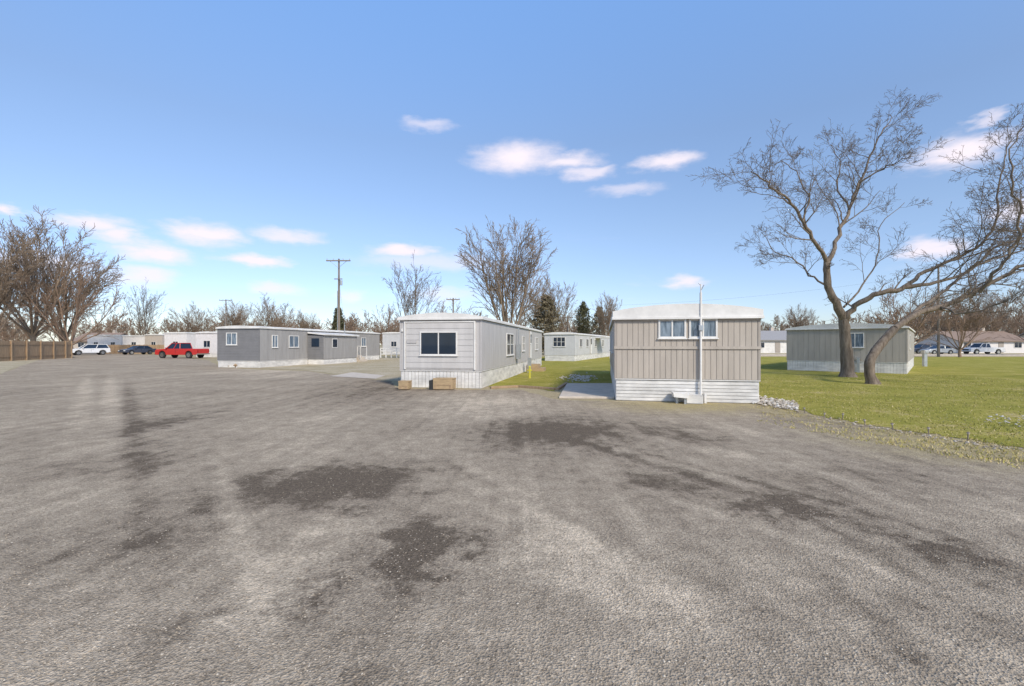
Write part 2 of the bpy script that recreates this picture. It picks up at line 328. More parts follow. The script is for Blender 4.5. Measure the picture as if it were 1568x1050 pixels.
# ---------------------------------------------------------------- mobile homes
class Home:
    def __init__(s,name,loc,yaw,W,L,eave,skirt,crown=.25,edge=.16,sf='sidB',ss='sidB',of='v',os_='v',pf=.2,ps=.2,roof='white',skf='v'):
        s.W=W;s.L=L;s.e=empty(name,(loc[0],loc[1],0),-math.radians(yaw)); s.eave=eave; s.sk=skirt
        mb=MB(); mb.box(0,W,0,L,skirt,eave,ss)
        s.walls=mb
        s.strips('F',0.05,W-.05,skirt+.01,eave-.01,of,pf,sf)
        for fc,a in (('R',L),('L',L),('B',W)): s.strips(fc,.05,a-.05,skirt+.01,eave-.01,os_,ps,ss)
        for (x0,x1,y0,y1) in ((-.02,.045,-.022,.045),(W-.045,W+.02,-.022,.045),(-.02,.045,L-.045,L+.02),(W-.045,W+.02,L-.045,L+.02)):
            mb.box(x0,x1,y0,y1,skirt+.005,eave-.003,'trimA' if sf=='sidA' else sf)
        mb.obj('walls',s.e)
        mb=MB(); mb.box(.04,W-.04,.04,L-.04,0,skirt-.004,'skirt')
        s.sb=mb
        for fc,a in (('F',W),('R',L),('L',L),('B',W)):
            if skf=='h' and fc=='F':
                z=.02
                while z<skirt-.05:
                    s.fb(mb,fc,.03,a-.03,-.045,.0,z,min(z+.085,skirt-.03),'skirt'); z+=.1
            else:
                x=.04
                while x<a-.04:
                    s.fb(mb,fc,x,min(x+.13,a-.04),-.045,-.005,.01,skirt-.03,'skirt'); x+=.145
            s.fb(mb,fc,-.0,a,-.05,.022,skirt-.028,skirt-.002,'white')
        mb.obj('skirting',s.e)
        mb=MB(); ov=.07; n=14; pr=[(-ov,eave),(-ov,eave+edge)]
        for i in range(1,n):
            t=i/n; pr.append((-ov+(W+2*ov)*t,eave+edge+crown*math.sin(math.pi*t)**.8))
        pr+=[(W+ov,eave+edge),(W+ov,eave)]
        mb.prism(pr,-.10,L+.1,roof)
        y=1.2
        while y<L:
            q=[(a,b) for a,b in pr[1:-1]]
            mb.prism(q+[(a,b+.02) for a,b in reversed(q)],y,y+.04,roof); y+=1.2
        mb.box(-ov-.02,W+ov+.02,-.125,-.102,eave-.03,eave+.03,roof); mb.box(W+ov+.002,W+ov+.025,-.1,L+.1,eave-.03,eave+.05,roof); mb.box(-ov-.025,-ov-.002,-.1,L+.1,eave-.03,eave+.05,roof)
        mb.obj('roof',s.e)
        s.wb=MB()
    def fb(s,mb,fc,a0,a1,d0,d1,z0,z1,mat):
        if fc=='F': mb.box(a0,a1,-d1,-d0,z0,z1,mat)
        elif fc=='B': mb.box(a0,a1,s.L+d0,s.L+d1,z0,z1,mat)
        elif fc=='R': mb.box(s.W+d0,s.W+d1,a0,a1,z0,z1,mat)
        else: mb.box(-d1,-d0,a0,a1,z0,z1,mat)
    def strips(s,fc,a0,a1,z0,z1,o,p,mat,th=.014,gap=.014,d=0,mb=None):
        mb=mb or s.walls
        if o=='v':
            n=max(1,round((a1-a0)/p)); w=(a1-a0)/n
            for i in range(n): s.fb(mb,fc,a0+i*w,a0+(i+1)*w-gap,d,d+th,z0,z1,mat)
        else:
            n=max(1,round((z1-z0)/p)); w=(z1-z0)/n
            for i in range(n): s.fb(mb,fc,a0,a1,d,d+th,z0+i*w,z0+(i+1)*w-gap,mat)
    def window(s,fc,a0,a1,z0,z1,mat='glass',mull=1,fr='white',f=.05,hm=False,d=0):
        mb=s.wb; D=.05+d
        s.fb(mb,fc,a0,a1,d+0.002,D,z0,z0+f,fr); s.fb(mb,fc,a0,a1,d+.002,D,z1-f,z1,fr)
        s.fb(mb,fc,a0,a0+f,d+.002,D,z0+f,z1-f,fr); s.fb(mb,fc,a1-f,a1,d+.002,D,z0+f,z1-f,fr)
        for i in range(mull):
            c=a0+(a1-a0)*(i+1)/(mull+1); s.fb(mb,fc,c-f*.4,c+f*.4,d+.002,D-.008,z0+f,z1-f,fr)
        if hm: c=(z0+z1)/2; s.fb(mb,fc,a0+f,a1-f,d+.0225,D-.012,c-f*.3,c+f*.3,fr)
        s.fb(mb,fc,a0+f,a1-f,d+.002,d+.022,z0+f,z1-f,mat)
        s.fb(mb,fc,a0-.03,a1+.03,d+.002,D+.03,z0-.03,z0-.001,fr)
    def door(s,fc,a0,a1,z0,z1,mat='white'):
        mb=s.wb; s.fb(mb,fc,a0,a1,.002,.05,z0,z1,'trimA'); s.fb(mb,fc,a0+.06,a1-.06,.051,.07,z0+.03,z1-.06,mat)
        s.fb(mb,fc,a0+.2,a1-.2,.071,.08,z0+1.1,z1-.25,'glass'); s.fb(mb,fc,a0+.1,a0+.14,.071,.12,z0+.95,z0+1.0,'chrome')
    def part(s,mb,name,bevel=0): return mb.obj(name,s.e,bevel)
    def done(s): s.wb.obj('windows_and_doors',s.e)

def yawvec(y): y=math.radians(y); return Vector((math.cos(y),-math.sin(y),0)),Vector((math.sin(y),math.cos(y),0))

# --- A: taupe home, right of centre
yA=11.5; fx,fy=yawvec(yA)
a0=G(942,613)
A=Home('taupe_mobile_home',a0,yA,4.02,13,2.47,.67,crown=.20,edge=.22,sf='sidA',ss='sidA',pf=.155,ps=.2,skf='h')
mb=A.wb
A.fb(mb,'F',-.03,4.05,.024,.05,1.56,1.64,'sidA'); A.fb(mb,'F',-.03,4.05,.024,.04,2.38,2.46,'trimA')
A.window('F',1.25,2.03,1.88,2.46,'glassb',1); A.window('F',2.11,2.89,1.88,2.46,'glassb',1)
for s0 in (2.5,6,9.5): A.window('L',s0,s0+1,1.4,2.2); A.window('R',s0,s0+1,1.4,2.2)
A.done()
mb=MB(); mb.cyl((2.42,-.10,.02),(2.42,-.10,3.2),.034,'white'); mb.cyl((2.42,-.10,3.2),(2.42,-.10,3.45),.02,'white')
mb.box(2.36,2.48,-.16,-.052,2.1,2.25,'galv'); mb.box(2.38,2.46,-.10,-.03,2.55,2.6,'galv'); mb.cyl((2.42,-.10,3.25),(2.5,-.14,3.42),.012,'galv'); mb.cyl((2.42,-.1,3.4),(2.36,-.1,3.48),.012,'galv')
A.part(mb,'service_mast')
mb=MB(); mb.prism([(1.62,.20),(2.0,.17),(2.02,.30),(1.60,.32)],-.55,-.08,'white'); mb.box(1.98,2.42,-.45,-.08,0.02,.25,'skirt'); mb.box(1.7,1.76,-.35,-.2,0,.2,'galv'); mb.box(1.9,1.96,-.5,-.45,0,.2,'galv'); mb.box(2.5,2.56,-.2,-.06,0,.3,'white')
A.part(mb,'hitch_cover')

# --- B centre home
yB=10.5; fx,fy=yawvec(yB); nr=G(737,595); WB=3.3
B=Home('grey_mobile_home',nr-fx*WB,yB,WB,19.5,2.68,.68,crown=.17,edge=.08,sf='sidB',ss='sidB',pf=.41,ps=.41)
mb=MB(); S=B
S.fb(mb,'F',.22,3.04,.016,.03,.74,2.58,'sidBp')
S.strips('F',.26,3.0,.78,2.54,'h',.22,'sidBp',th=.016,gap=.014,d=.031,mb=mb)
S.fb(mb,'F',.18,.24,.0152,.07,.72,2.6,'white');S.fb(mb,'F',3.02,3.08,.0152,.07,.72,2.6,'white')
S.fb(mb,'F',.245,3.015,.0315,.068,2.55,2.6,'white')
B.part(mb,'front_panel')
B.window('F',.84,2.36,1.27,2.2,'glass',1,d=.03)
mb=MB(); mb.box(.06,.14,-.06,-.03,2.2,2.32,'white'); mb.box(.3,.7,-.075,-.049,1.75,1.87,'sidB'); B.part(mb,'porch_light_and_number')
def side_s(home_corner,yaw,u):
    fx,fy=yawvec(yaw); t=(u-784)/FP
    return (t*home_corner.y-home_corner.x)/(fy.x-t*fy.y)
for u0,u1,z0,z1 in ((775,786,1.15,2.25),(799,803,1.3,2.2),(819,823,1.3,2.2)):
    B.window('R',side_s(nr,yB,u0),side_s(nr,yB,u1),z0,z1,'glass',1,hm=True)
s=side_s(nr,yB,810); B.door('R',s,s+.95,.7,2.6)
B.done()
mb=MB(); s=side_s(nr,yB,806)
mb.box(WB+.05,WB+1.1,s,s+1.2,0,.22,'wood'); mb.box(WB+.05,WB+.75,s,s+1.2,.222,.44,'wood'); mb.box(WB+.3,WB+.5,s-1.5,s-1.3,0,.9,'galv'); mb.box(WB+.05,WB+.25,s-4,s-3.6,.9,1.7,'galv'); mb.cyl((WB+.15,s-3.8,1.7),(WB+.15,s-3.8,2.6),.03,'galv')
B.part(mb,'steps_and_meter')
mb=MB(); mb.cyl((0,0,0),(0,0,.55),.06,'yel'); mb.cyl((0,0,.55),(0,0,.63),.08,'yel',r1=.04); mb.cyl((-.12,0,.4),(.12,0,.4),.04,'yel')
o=mb.obj('yard_hydrant',bevel=.01); o.location=G(811,579)

def crate(name,loc,w,d,h,yaw,tub=False):
    e=empty(name,loc,math.radians(yaw)); mb=MB()
    mb.box(0,w,0,.03,.03,h,'wood'); mb.box(0,w,d-.03,d,.03,h,'wood'); mb.box(0,.03,.032,d-.032,.03,h,'wood'); mb.box(w-.03,w,.032,d-.032,.03,h,'wood')
    n=4
    for i in range(n): mb.box(-.02,w+.02,i*d/n+.005,(i+1)*d/n-.01,h+.002,h+.035,'wood')
    mb.box(.04,w-.04,-.012,-.001,h*.45,h*.5,'fence'); mb.box(.05,.12,-.01,-.001,.03,h*.44,'fence'); mb.box(w-.12,w-.05,-.01,-.001,.03,h*.44,'fence')
    mb.obj('box',e,.004)
    if tub:
        m2=MB(); m2.prism([(-.16,0),(-.01,0),(-.02,h-.02),(-.17,h-.05)],.02,d-.05,'dark'); m2.obj('tub',e,.01)
crate('wooden_step_box',G(661,597)+Vector((0.05,0,0)),.74,.5,.40,-8,True)
crate('wooden_step_box',G(610,597),.38,.38,.30,-8)

# --- C left grey home
yC=10.5; fx,fy=yawvec(yC); nc=G(397,563); WC=3.47
C=Home('charcoal_mobile_home',nc-fx*WC,yC,WC,18.6,2.88,.5,crown=.12,edge=.07,sf='sidCd',ss='sidC',of='h',os_='v',pf=.2,ps=.41)
C.window('F',.75,1.65,1.65,2.55,'glassb',1)
for u0,u1 in ((416,425),(442,457)): C.window('R',side_s(nc,yC,u0),side_s(nc,yC,u1),1.45,2.4,'glassb',1)
for u0,u1 in ((553,560),): C.window('R',side_s(nc,yC,u0),side_s(nc,yC,u1),1.45,2.4,'glassb',1)
C.door('R',side_s(nc,yC,537),side_s(nc,yC,543),.6,2.6)
C.done()
mb=MB(); p=1.5; s0,s1=5.6,11.0
mb.box(WC+.03,WC+p,s0,s1,.45,2.45,'sidCd'); mb.box(WC+p+.002,WC+p+.02,s0,s1,.452,2.44,'sidC'); mb.box(WC+.05,WC+p-.02,s0+.03,s1-.03,0,.447,'skirt')
y=s0
while y<s1-.2: mb.box(WC+p+.021,WC+p+.035,y+.01,y+.19,.46,2.43,'sidC'); y+=.2
z=.46
while z<2.4: mb.box(WC+.04,WC+p-.01,s0-.018,s0-.002,z,z+.18,'sidCd'); z+=.2
mb.hexa([(WC+.1,s0-.15,2.62),(WC+p+.2,s0-.15,2.46),(WC+p+.2,s1+.15,2.46),(WC+.1,s1+.15,2.62),(WC+.1,s0-.15,2.74),(WC+p+.2,s0-.15,2.56),(WC+p+.2,s1+.15,2.56),(WC+.1,s1+.15,2.74)],'white')
mb.box(WC+p+.036,WC+p+.06,s0+1.2,s0+2.0,1.4,2.2,'white'); mb.box(WC+p+.061,WC+p+.07,s0+1.26,s0+1.94,1.46,2.14,'glass')
mb.box(WC+.4,WC+1.1,s0-.04,s0-.02,1.5,2.2,'glass')
C.part(mb,'porch_addition')
mb=MB()
s=side_s(nc,yC,534)
for i in range(3): mb.box(WC+.05,WC+1.3-.3*i,s,s+1.3,.2*i+.001,.2*i+.2,'conc')
for yy in (s,s+1.25):
    for xx in (WC+.2,WC+1.2): mb.box(xx,xx+.05,yy,yy+.05,.0,1.5,'white')
    mb.box(WC+.2,WC+1.25,yy+.005,yy+.045,1.501,1.55,'white')
mb.box(WC+.06,WC+.3,s-1.2,s-.8,.8,1.6,'white'); mb.cyl((WC+.15,s-1,1.6),(WC+.15,s-1,3.6),.035,'galv')
C.part(mb,'entry_steps')
stones('rock_pile',[tuple(G(random.gauss(361,6),random.gauss(561,1)))[:2]+(random.uniform(0,.15),) for i in range(40)],.1,.25,[M['wood'],M['rock'],M['fence']])

# --- D
nd=G(880,553); yD=22; fx,fy=yawvec(yD)
D=Home('white_mobile_home',nd-fx*3.15,yD,3.15,20,2.72,.6,crown=.15,edge=.08,sf='sidD',ss='sidD',pf=.3,ps=.41)
D.window('F',.9,2.2,1.45,2.45,'glass',2,hm=True)
for a in (2,5,9.5,14): D.window('R',a,a+1.2,1.4,2.3,'glass',1)
D.door('R',7,7.9,.6,2.6); D.done()
mb=MB(); mb.box(3.2,5.0,10,13,2.45,2.55,'white'); 
for yy in (10.1,12.8): mb.box(4.85,4.95,yy,yy+.1,0,2.449,'white')
D.part(mb,'awning')

# --- E right
yE=42.5; fx,fy=yawvec(yE); ne=G(1205,566.5)
E=Home('greige_mobile_home',ne,yE,6.0,14,2.66,.66,crown=.26,edge=.07,sf='sidE',ss='sidE',pf=.3,ps=.41)
E.window('F',3.15,4.05,1.5,2.4,'glassb',1); E.window('R',3,4,1.4,2.3)
E.done()
mb=MB(); mb.box(3.7,3.85,-.2,-.06,.0,.9,'galv'); E.part(mb,'meter_pedestal')
mb=MB(); mb.box(-.12,.12,-.1,.1,0,1.0,'galv'); mb.box(-.16,.16,-.16,.16,1.0,1.25,'sidD'); mb.box(-.1,.1,-.19,-.162,1.05,1.2,'galv')
o=mb.obj('utility_pedestal',bevel=.01); o.location=G(1416,561)
def simple_home(name,u0,u1,d,top,yaw,mat,L=4,sk=.5,roof='white'):
    k=FP/d; x0=(u0-784)/k; W=(u1-u0)/k; h=H+(HV-top)/k
    S=Home(name,(x0,d),yaw,W,L,h-.25,sk,crown=.12,edge=.1,sf=mat,ss=mat,pf=.4,ps=.4,roof=roof)
    n=max(1,int(W/3.2))
    for i in range(n):
        c=W*(i+.5)/n; S.window('F',c-.5,c+.5,1.3,2.2,'glass',1)
    if W>8: S.door('F',W*.5+.7,W*.5+1.6,.55,2.5,'trimA')
    S.window('R',L*.4,L*.4+.9,1.3,2.2,'glass',1); S.done()
simple_home('distant_mobile_home',134,186,98,512,0,'pink')
simple_home('distant_mobile_home',188,222,94,513,0,'pink')
simple_home('distant_mobile_home',222,252,86,511,8,'tan',L=10)
simple_home('distant_mobile_home',252,290,76,508,8,'pink',L=12)
simple_home('distant_mobile_home',300,338,60,507,8,'pink',L=14)
simple_home('distant_mobile_home',586,622,75,508,8,'sidD',L=10)

def house(name,x,y,W,Dp,wall,ridge,yaw,wm,rm):
    e=empty(name,(x,y,0),math.radians(yaw)); mb=MB(); mb.box(0,W,0,Dp,0,wall,wm)
    mb.prism([(0.0,wall),(Dp/2,ridge-.12),(Dp,wall)],.0,W,wm,axis='x'); mb.obj('walls',e)
    mb=MB(); ov=.5; sl=(ridge-wall)/(Dp/2)
    for sg in (0,1):
        a=-ov if sg==0 else Dp+ov; za=wall-sl*ov
        pr=[(a,za+.03),(Dp/2,ridge),(Dp/2,ridge+.15),(a,za+.18)]
        mb.prism(pr,-ov,W+ov,rm,axis='x')
    mb.box(W*.7,W*.7+.6,Dp*.5,Dp*.5+.6,ridge-.5,ridge+.8,'tan'); mb.obj('roof',e)
    mb=MB(); n=int(W/3.2)
    for i in range(n):
        c=W*(i+.5)/n
        if i==n//2: mb.box(c-.5,c+.5,-.05,-.002,.1,2.15,'trimA'); continue
        mb.box(c-.75,c+.75,-.06,-.002,1.0,2.1,'white'); mb.box(c-.67,c-.03,-.075,-.061,1.08,2.02,'glass'); mb.box(c+.03,c+.67,-.075,-.061,1.08,2.02,'glass')
    mb.obj('windows_and_door',e)
house('ranch_house',43,88,13,8,2.6,4.3,0,'white','roofgr')
house('ranch_house',86,88,13,9,2.4,4.2,0,'pink','roofbr')
house('ranch_house',72,108,10,8,2.5,4.6,0,'tan','roofbr')
house('ranch_house',-100,104,8,8,2.5,4.3,0,'tan','roofbr')
house('ranch_house',110,92,12,9,2.6,4.6,0,'white','roofgr')

# ---------------------------------------------------------------- vehicles
def arc(cx,cz,r,n=8): return [(cx+r*math.cos(math.pi*(i/n)),cz+r*math.sin(math.pi*(i/n))) for i in range(n+1)]
def vehicle(name,kind,loc,yaw,paint,scale=1):
    e=empty(name,(loc[0],loc[1],0.01),math.radians(yaw)); e.scale=(scale,)*3
    if kind=='pickup':
        w=.95;wr=.40;fw,rw=1.85,-1.75
        bot=.5; prof=[(-2.85,bot),(-2.85,1.12),(-2.8,1.16),(-.55,1.16),(1.25,1.16),(2.55,1.08),(2.8,.98),(2.85,.6),(2.8,.45)]
        under=[(2.85-.5,.42)]+arc(fw,.42,.5)+[]+arc(rw,.42,.5)+[(-2.6,.45)]
        cab=[(-.55,1.16),(-.42,1.82),(.65,1.84),(1.35,1.16)]
    elif kind=='suv':
        w=.92;wr=.36;fw,rw=1.45,-1.4
        prof=[(-2.3,.5),(-2.35,.95),(-2.25,1.08),(1.1,1.05),(2.1,.95),(2.33,.8),(2.35,.45)]
        under=[(2.0,.36)]+arc(fw,.36,.45)+arc(rw,.36,.45)+[(-2.1,.36)]
        cab=[(-2.2,1.08),(-1.9,1.66),(.35,1.68),(1.15,1.05)]
    else:
        w=.9;wr=.33;fw,rw=1.4,-1.35
        prof=[(-2.3,.45),(-2.35,.85),(-2.2,.98),(1.0,.95),(2.05,.82),(2.33,.68),(2.35,.4)]
        under=[(2.0,.32)]+arc(fw,.32,.42)+arc(rw,.32,.42)+[(-2.1,.32)]
        cab=[(-1.75,.98),(-1.1,1.42),(.2,1.44),(1.05,.95)]
    mb=MB(); mb.prism(prof+under,-w,w,paint); mb.obj('body',e,.04)
    mb=MB(); (ax,az),(bx,bz),(cx,cz),(dx,dz)=cab; wi=w-.06; wt=w-.22
    mb.hexa([(ax,-wi,az),(dx,-wi,dz),(dx,wi,dz),(ax,wi,az),(bx,-wt,bz),(cx,-wt,cz),(cx,wt,cz),(bx,wt,bz)],'glass'); mb.obj('glasshouse',e,.02)
    mb=MB(); mb.box(bx-.04,cx+.04,-wt-.03,wt+.03,bz-.02,bz+.05,paint)
    for sg in (-1,1):
        for (x0,z0,x1,z1) in ((ax,az,bx,bz),(dx,dz,cx,cz),((ax+dx)/2-.1,az,(bx+cx)/2-.1,bz)):
            mb.cyl((x0,sg*(wi+.005),z0),(x1,sg*(wt+.01),z1),.045,paint,6)
    mb.obj('roof_and_pillars',e,.01)
    mb=MB()
    for x in (fw,rw):
        for sg in (-1,1):
            mb.cyl((x,sg*(w-.22),wr),(x,sg*(w+.01),wr),wr,'dark',20); mb.cyl((x,sg*(w+.011),wr),(x,sg*(w+.03),wr),wr*.6,'chrome',12)
    mb.obj('wheels',e)
    f=prof[-1][0]; r=prof[0][0]; zt=prof[-3][1] if kind!='pickup' else .98
    mb=MB()
    for sg in (-1,1):
        mb.box(f-.05,f+.03,sg*(w-.38),sg*(w-.06),zt-.28,zt-.08,'lamp'); mb.box(r-.04,r+.03,sg*(w-.2),sg*(w-.03),.75,1.0,'tail')
        mb.box(dx-.25,dx-.1,sg*w,sg*(w+.18),dz+.0,dz+.14,paint)
    mb.box(f-.02,f+.04,-(w-.4),w-.4,zt-.28,zt-.08,'dark'); mb.box(f-.1,f+.08,-w+.02,w-.02,.42,.58,'chrome' if kind=='pickup' else paint); mb.box(r-.08,r+.1,-w+.02,w-.02,.45,.6,'chrome' if kind=='pickup' else paint)
    for sg in (-1,1):
        mb.box(-.02,.0,sg*(w+.001),sg*(w+.006),.55,az-.05,'dark'); mb.box(-.3,-.15,sg*(w+.001),sg*(w+.03),az-.2,az-.16,'chrome')
    mb.obj('trim',e)
vehicle('red_pickup_truck','pickup',((279-784)/FP*56,56),172,'red')
vehicle('white_suv','suv',((137-784)/FP*72,72),-125,'carw')
vehicle('parked_car','sedan',((211-784)/FP*76,76),-110,'card')
vehicle('silver_sedan','sedan',((1436-784)/FP*78,78),180,'cars')
vehicle('navy_suv','suv',((1412-784)/FP*84,84),180,'card')
vehicle('white_pickup_truck','pickup',((1504-784)/FP*77,77),180,'carw')

# ---------------------------------------------------------------- fences
def plank_fence(name,pts,h,step=.15,mat='fence'):
    mb=MB()
    for a,b in zip(pts[:-1],pts[1:]):
        a=Vector(a);b=Vector(b);l=(b-a).length;t=(b-a)/l;n=Vector((-t.y,t.x,0))
        k=int(l/step)
        for i in range(k):
            p=a+t*(i*step); q=p+t*(step-.015); hh=h+random.uniform(-.03,.03)
            o=n*.012
            mb.hexa([p+o,q+o,q-o,p-o]+[x+Vector((0,0,hh)) for x in (p+o,q+o,q-o,p-o)],mat)
            if i%16==0:
                c=p-n*.08; mb.box(c.x-.05,c.x+.05,c.y-.05,c.y+.05,0,h+.08,mat)
        for z in (.4,h-.4):
            o=n*.02; p=a-n*.035; q=b-n*.035
            mb.hexa([Vector(x)+Vector((0,0,z)) for x in (p+o,q+o,q-o,p-o)]+[Vector(x)+Vector((0,0,z+.09)) for x in (p+o,q+o,q-o,p-o)],mat)
    mb.obj(name)
plank_fence('wooden_fence',[(-60,36,0),(-50.5,44.5,0),(-55,57,0),(-63.5,63.5,0)],2.05)
plank_fence('wooden_fence',[(-74,82,0),(-62,84,0)],1.6)
mb=MB()
a=Vector(((583-784)/FP*58,58,0)); b=Vector(((640-784)/FP*58,58,0))
n=7
for i in range(n+1):
    p=a.lerp(b,i/n); mb.box(p.x-.06,p.x+.06,p.y-.06,p.y+.06,0,1.25,'white')
for z in (.4,.8,1.12): mb.box(a.x,b.x,57.93,57.938,z,z+.12,'white')
mb.obj('white_rail_fence')

for u,v in [(1232,632),(1262,641),(1290,642),(1325,652),(1367,658),(1422,665),(1482,673)]:
    mb=MB(); mb.cyl((0,0,0),(0,0,.10),.01,'pole',8); mb.cyl((0,0,.10),(0,0,.125),.02,'tan',10); mb.cyl((0,0,.125),(0,0,.14),.03,'pole',10,r1=.012)
    o=mb.obj('garden_light'); o.location=G(u,v); o.rotation_euler=(random.uniform(-.15,.15),random.uniform(-.15,.15),0)

# ---------------------------------------------------------------- poles and wires
def pole(name,u,d,top,arm=3.0,yaw=0,r=.17,arm2=True):
    x=(u-784)/FP*d; h=H+(HV-top)*d/FP; e=empty(name,(x,d,0),math.radians(yaw))
    mb=MB(); mb.cyl((0,0,0),(0,0,h),r,'pole',12,r1=r*.6); mb.obj('mast',e,smooth=False)
    mb=MB(); z=h-.35; mb.box(-arm/2,arm/2,-r-.1,-r+.02,z,z+.14,'pole')
    for xx in (-arm/2+.1,-arm/5,arm/5,arm/2-.1): mb.cyl((xx,-r-.04,z+.141),(xx,-r-.04,z+.34),.05,'galv',8)
    mb.cyl((-arm/3,-r-.04,z),(0,-r-.02,z-.8),.025,'galv',6); mb.cyl((arm/3,-r-.04,z),(0,-r-.02,z-.8),.025,'galv',6)
    if arm2: mb.box(-.5,.5,-r-.1,-r+.02,h-2.6,h-2.5,'pole'); mb.cyl((.3,-.1,h-3.3),(.3,-.1,h-2.7),.16,'galv',12); mb.cyl((-.12,-.15,1.5),(-.12,-.15,h-4),.04,'galv',6)
    mb.obj('crossarm',e); return Vector((x,d,h-.1))
p1=pole('utility_pole',519,57,396,3.0)
p2=pole('utility_pole',346,110,458,3.0)
p3=pole('utility_pole',1437,62,405,.9,arm2=False)
p4=pole('utility_pole',694,75,456,2.2,arm2=False)
p5=pole('utility_pole',869,95,484,2.2,arm2=False)
wv=MB()
def wire(a,b,sag=.8,r=.009,n=10):
    a=Vector(a);b=Vector(b);pr=None
    for i in range(n+1):
        t=i/n; p=a.lerp(b,t); p.z-=sag*4*t*(1-t)
        if pr is not None: wv.cyl(pr,p,r,'dark',4)
        pr=p
wire(p1+Vector((0,0,-2.6)),Vector((nc.x+2,45,3.2)),.6)
wire(p3+Vector((0,0,-1)),Vector((-2,80,8.5)),1.6); wire(p3+Vector((0,0,-.2)),Vector((120,60,11)),1.0); wire(p3+Vector((0,0,-1)),Vector((120,60,10)),1.0)
wire(p3+Vector((0,0,-2)),Vector((21,33,3.1)),.8)
wv.obj('overhead_wires')

# ---------------------------------------------------------------- trees
class Tree:
    def __init__(s,seed): s.V=[];s.F=[];s.r=random.Random(seed)
    def tube(s,pts,rad,n):
        V=s.V;F=s.F;b0=len(V);k=len(pts)
        for i in range(k):
            t=(pts[min(i+1,k-1)]-pts[max(i-1,0)])
            if t.length<1e-6: t=Vector((0,0,1))
            t.normalize()
            ref=Vector((0.31,.95,.02)) if abs(t.y)<.85 else Vector((1,0,.1))
            a=t.cross(ref).normalized(); b=t.cross(a); r=rad[i]; p=pts[i]
            for j in range(n):
                an=6.28318*j/n; V.append(tuple(p+a*(math.cos(an)*r)+b*(math.sin(an)*r)))
        for i in range(k-1):
            for j in range(n):
                j2=(j+1)%n; F.append((b0+i*n+j,b0+i*n+j2,b0+(i+1)*n+j2,b0+(i+1)*n+j))
    def rdir(s,d,ang,flat=None):
        R=s.r; ax=Vector((R.gauss(0,1),R.gauss(0,1),R.gauss(0,1))).cross(d)
        if ax.length<1e-4: ax=d.orthogonal()
        return Matrix.Rotation(ang,3,ax.normalized())@d
    def grow(s,p,d,l,r,lev,cfg):
        R=s.r; mx=cfg['max']; seg=max(2,min(9,int(l/cfg['seg'][lev])+1)); sl=l/seg
        pts=[p.copy()]; rad=[r]; d=d.normalized(); dirs=[d]
        for i in range(seg):
            w=cfg['wig'][lev]
            d=(d+Vector((R.gauss(0,w),R.gauss(0,w),R.gauss(0,w)))+Vector((0,0,cfg['up'][lev]))).normalized()
            p=p+d*sl; pts.append(p.copy()); dirs.append(d); rad.append(max(cfg['rmin'],r*(1-(1-cfg['tap'])*(i+1)/seg)))
        s.tube(pts,rad,(8,6,4,3,3,3)[min(lev,5)])
        if lev<mx:
            nch=cfg['n'][lev]; nch=max(1,int(nch*R.uniform(.75,1.25)))
            for c in range(nch):
                t=cfg['t0'][lev]+(1-cfg['t0'][lev])*((c+R.random())/nch); x=t*seg; i=min(int(x),seg-1)
                q=pts[i].lerp(pts[i+1],x-i)
                dd=s.rdir(dirs[i],R.uniform(*cfg['ang'][lev]))
                if lev<2 and dd.z<cfg.get('minz',-.3): dd.z=abs(dd.z)*.5
                s.grow(q,dd,l*cfg['ratio'][lev]*R.uniform(.65,1.15)*(1.1-.45*t),max(cfg['rmin'],rad[i]*cfg['rr']),lev+1,cfg)
    def limb(s,pts,r0,r1,cfg,n,lc,t0=.15,sub=4,sides=10,wob=.05,flare=False):
        P_=[pts[0]*2-pts[1]]+list(pts)+[pts[-1]*2-pts[-2]]; out=[]
        for i in range(1,len(P_)-2):
            for k in range(sub):
                t=k/sub; a,b,c,d=P_[i-1],P_[i],P_[i+1],P_[i+2]
                out.append(.5*((2*b)+(c-a)*t+(2*a-5*b+4*c-d)*t*t+(3*b-a-3*c+d)*t**3))
        out.append(pts[-1]); R=s.r; m=len(out)
        for i in range(1,m-1): out[i]=out[i]+Vector((R.gauss(0,wob),R.gauss(0,wob),R.gauss(0,wob*.5)))
        rad=[r0+(r1-r0)*(i/(m-1))**.8 for i in range(m)]
        rad=[x*R.uniform(.94,1.07) for x in rad]
        if flare: rad[0]*=1.5; rad[1]*=1.1
        s.tube(out,rad,sides)
        for c in range(n):
            t=t0+(1-t0)*((c+R.random())/n); x=t*(m-1); i=min(int(x),m-2)
            q=out[i].lerp(out[i+1],x-i); d=(out[i+1]-out[i]).normalized()
            dd=s.rdir(d,R.uniform(.5,1.15)); 
            if dd.z<-.35: dd.z*=-.6
            s.grow(q,dd,lc*R.uniform(.5,1.2)*(1.15-.5*t),min(rad[i]*.42,.045),1,cfg)
    def mesh(s,name,mat,smooth=True):
        me=bpy.data.meshes.new(name); me.from_pydata(s.V,[],s.F); me.materials.append(mat)
        me.polygons.foreach_set('use_smooth',[smooth]*len(s.F)); me.update(); return me
def put(name,me,loc,sc=1,rot=0,parent=None):
    o=bpy.data.objects.new(name,me); scene.collection.objects.link(o); o.location=loc
    o.scale=sc if isinstance(sc,(tuple,list)) else (sc,)*3; o.rotation_euler=(0,0,rot)
    if parent:o.parent=parent
    return o
cfgN=dict(max=4,seg=[.8,.35,.3,.25,.2],wig=[.1,.15,.17,.2,.25],up=[.03,.05,.04,.03,.03],tap=.3,rmin=.006,n=[0,6,5,3,0],t0=[.2,.2,.15,.15,.1],ang=[(.4,.8),(.45,1.05),(.5,1.1),(.4,1.0),(.5,1)],ratio=[.6,.55,.58,.62,.5],rr=.5)
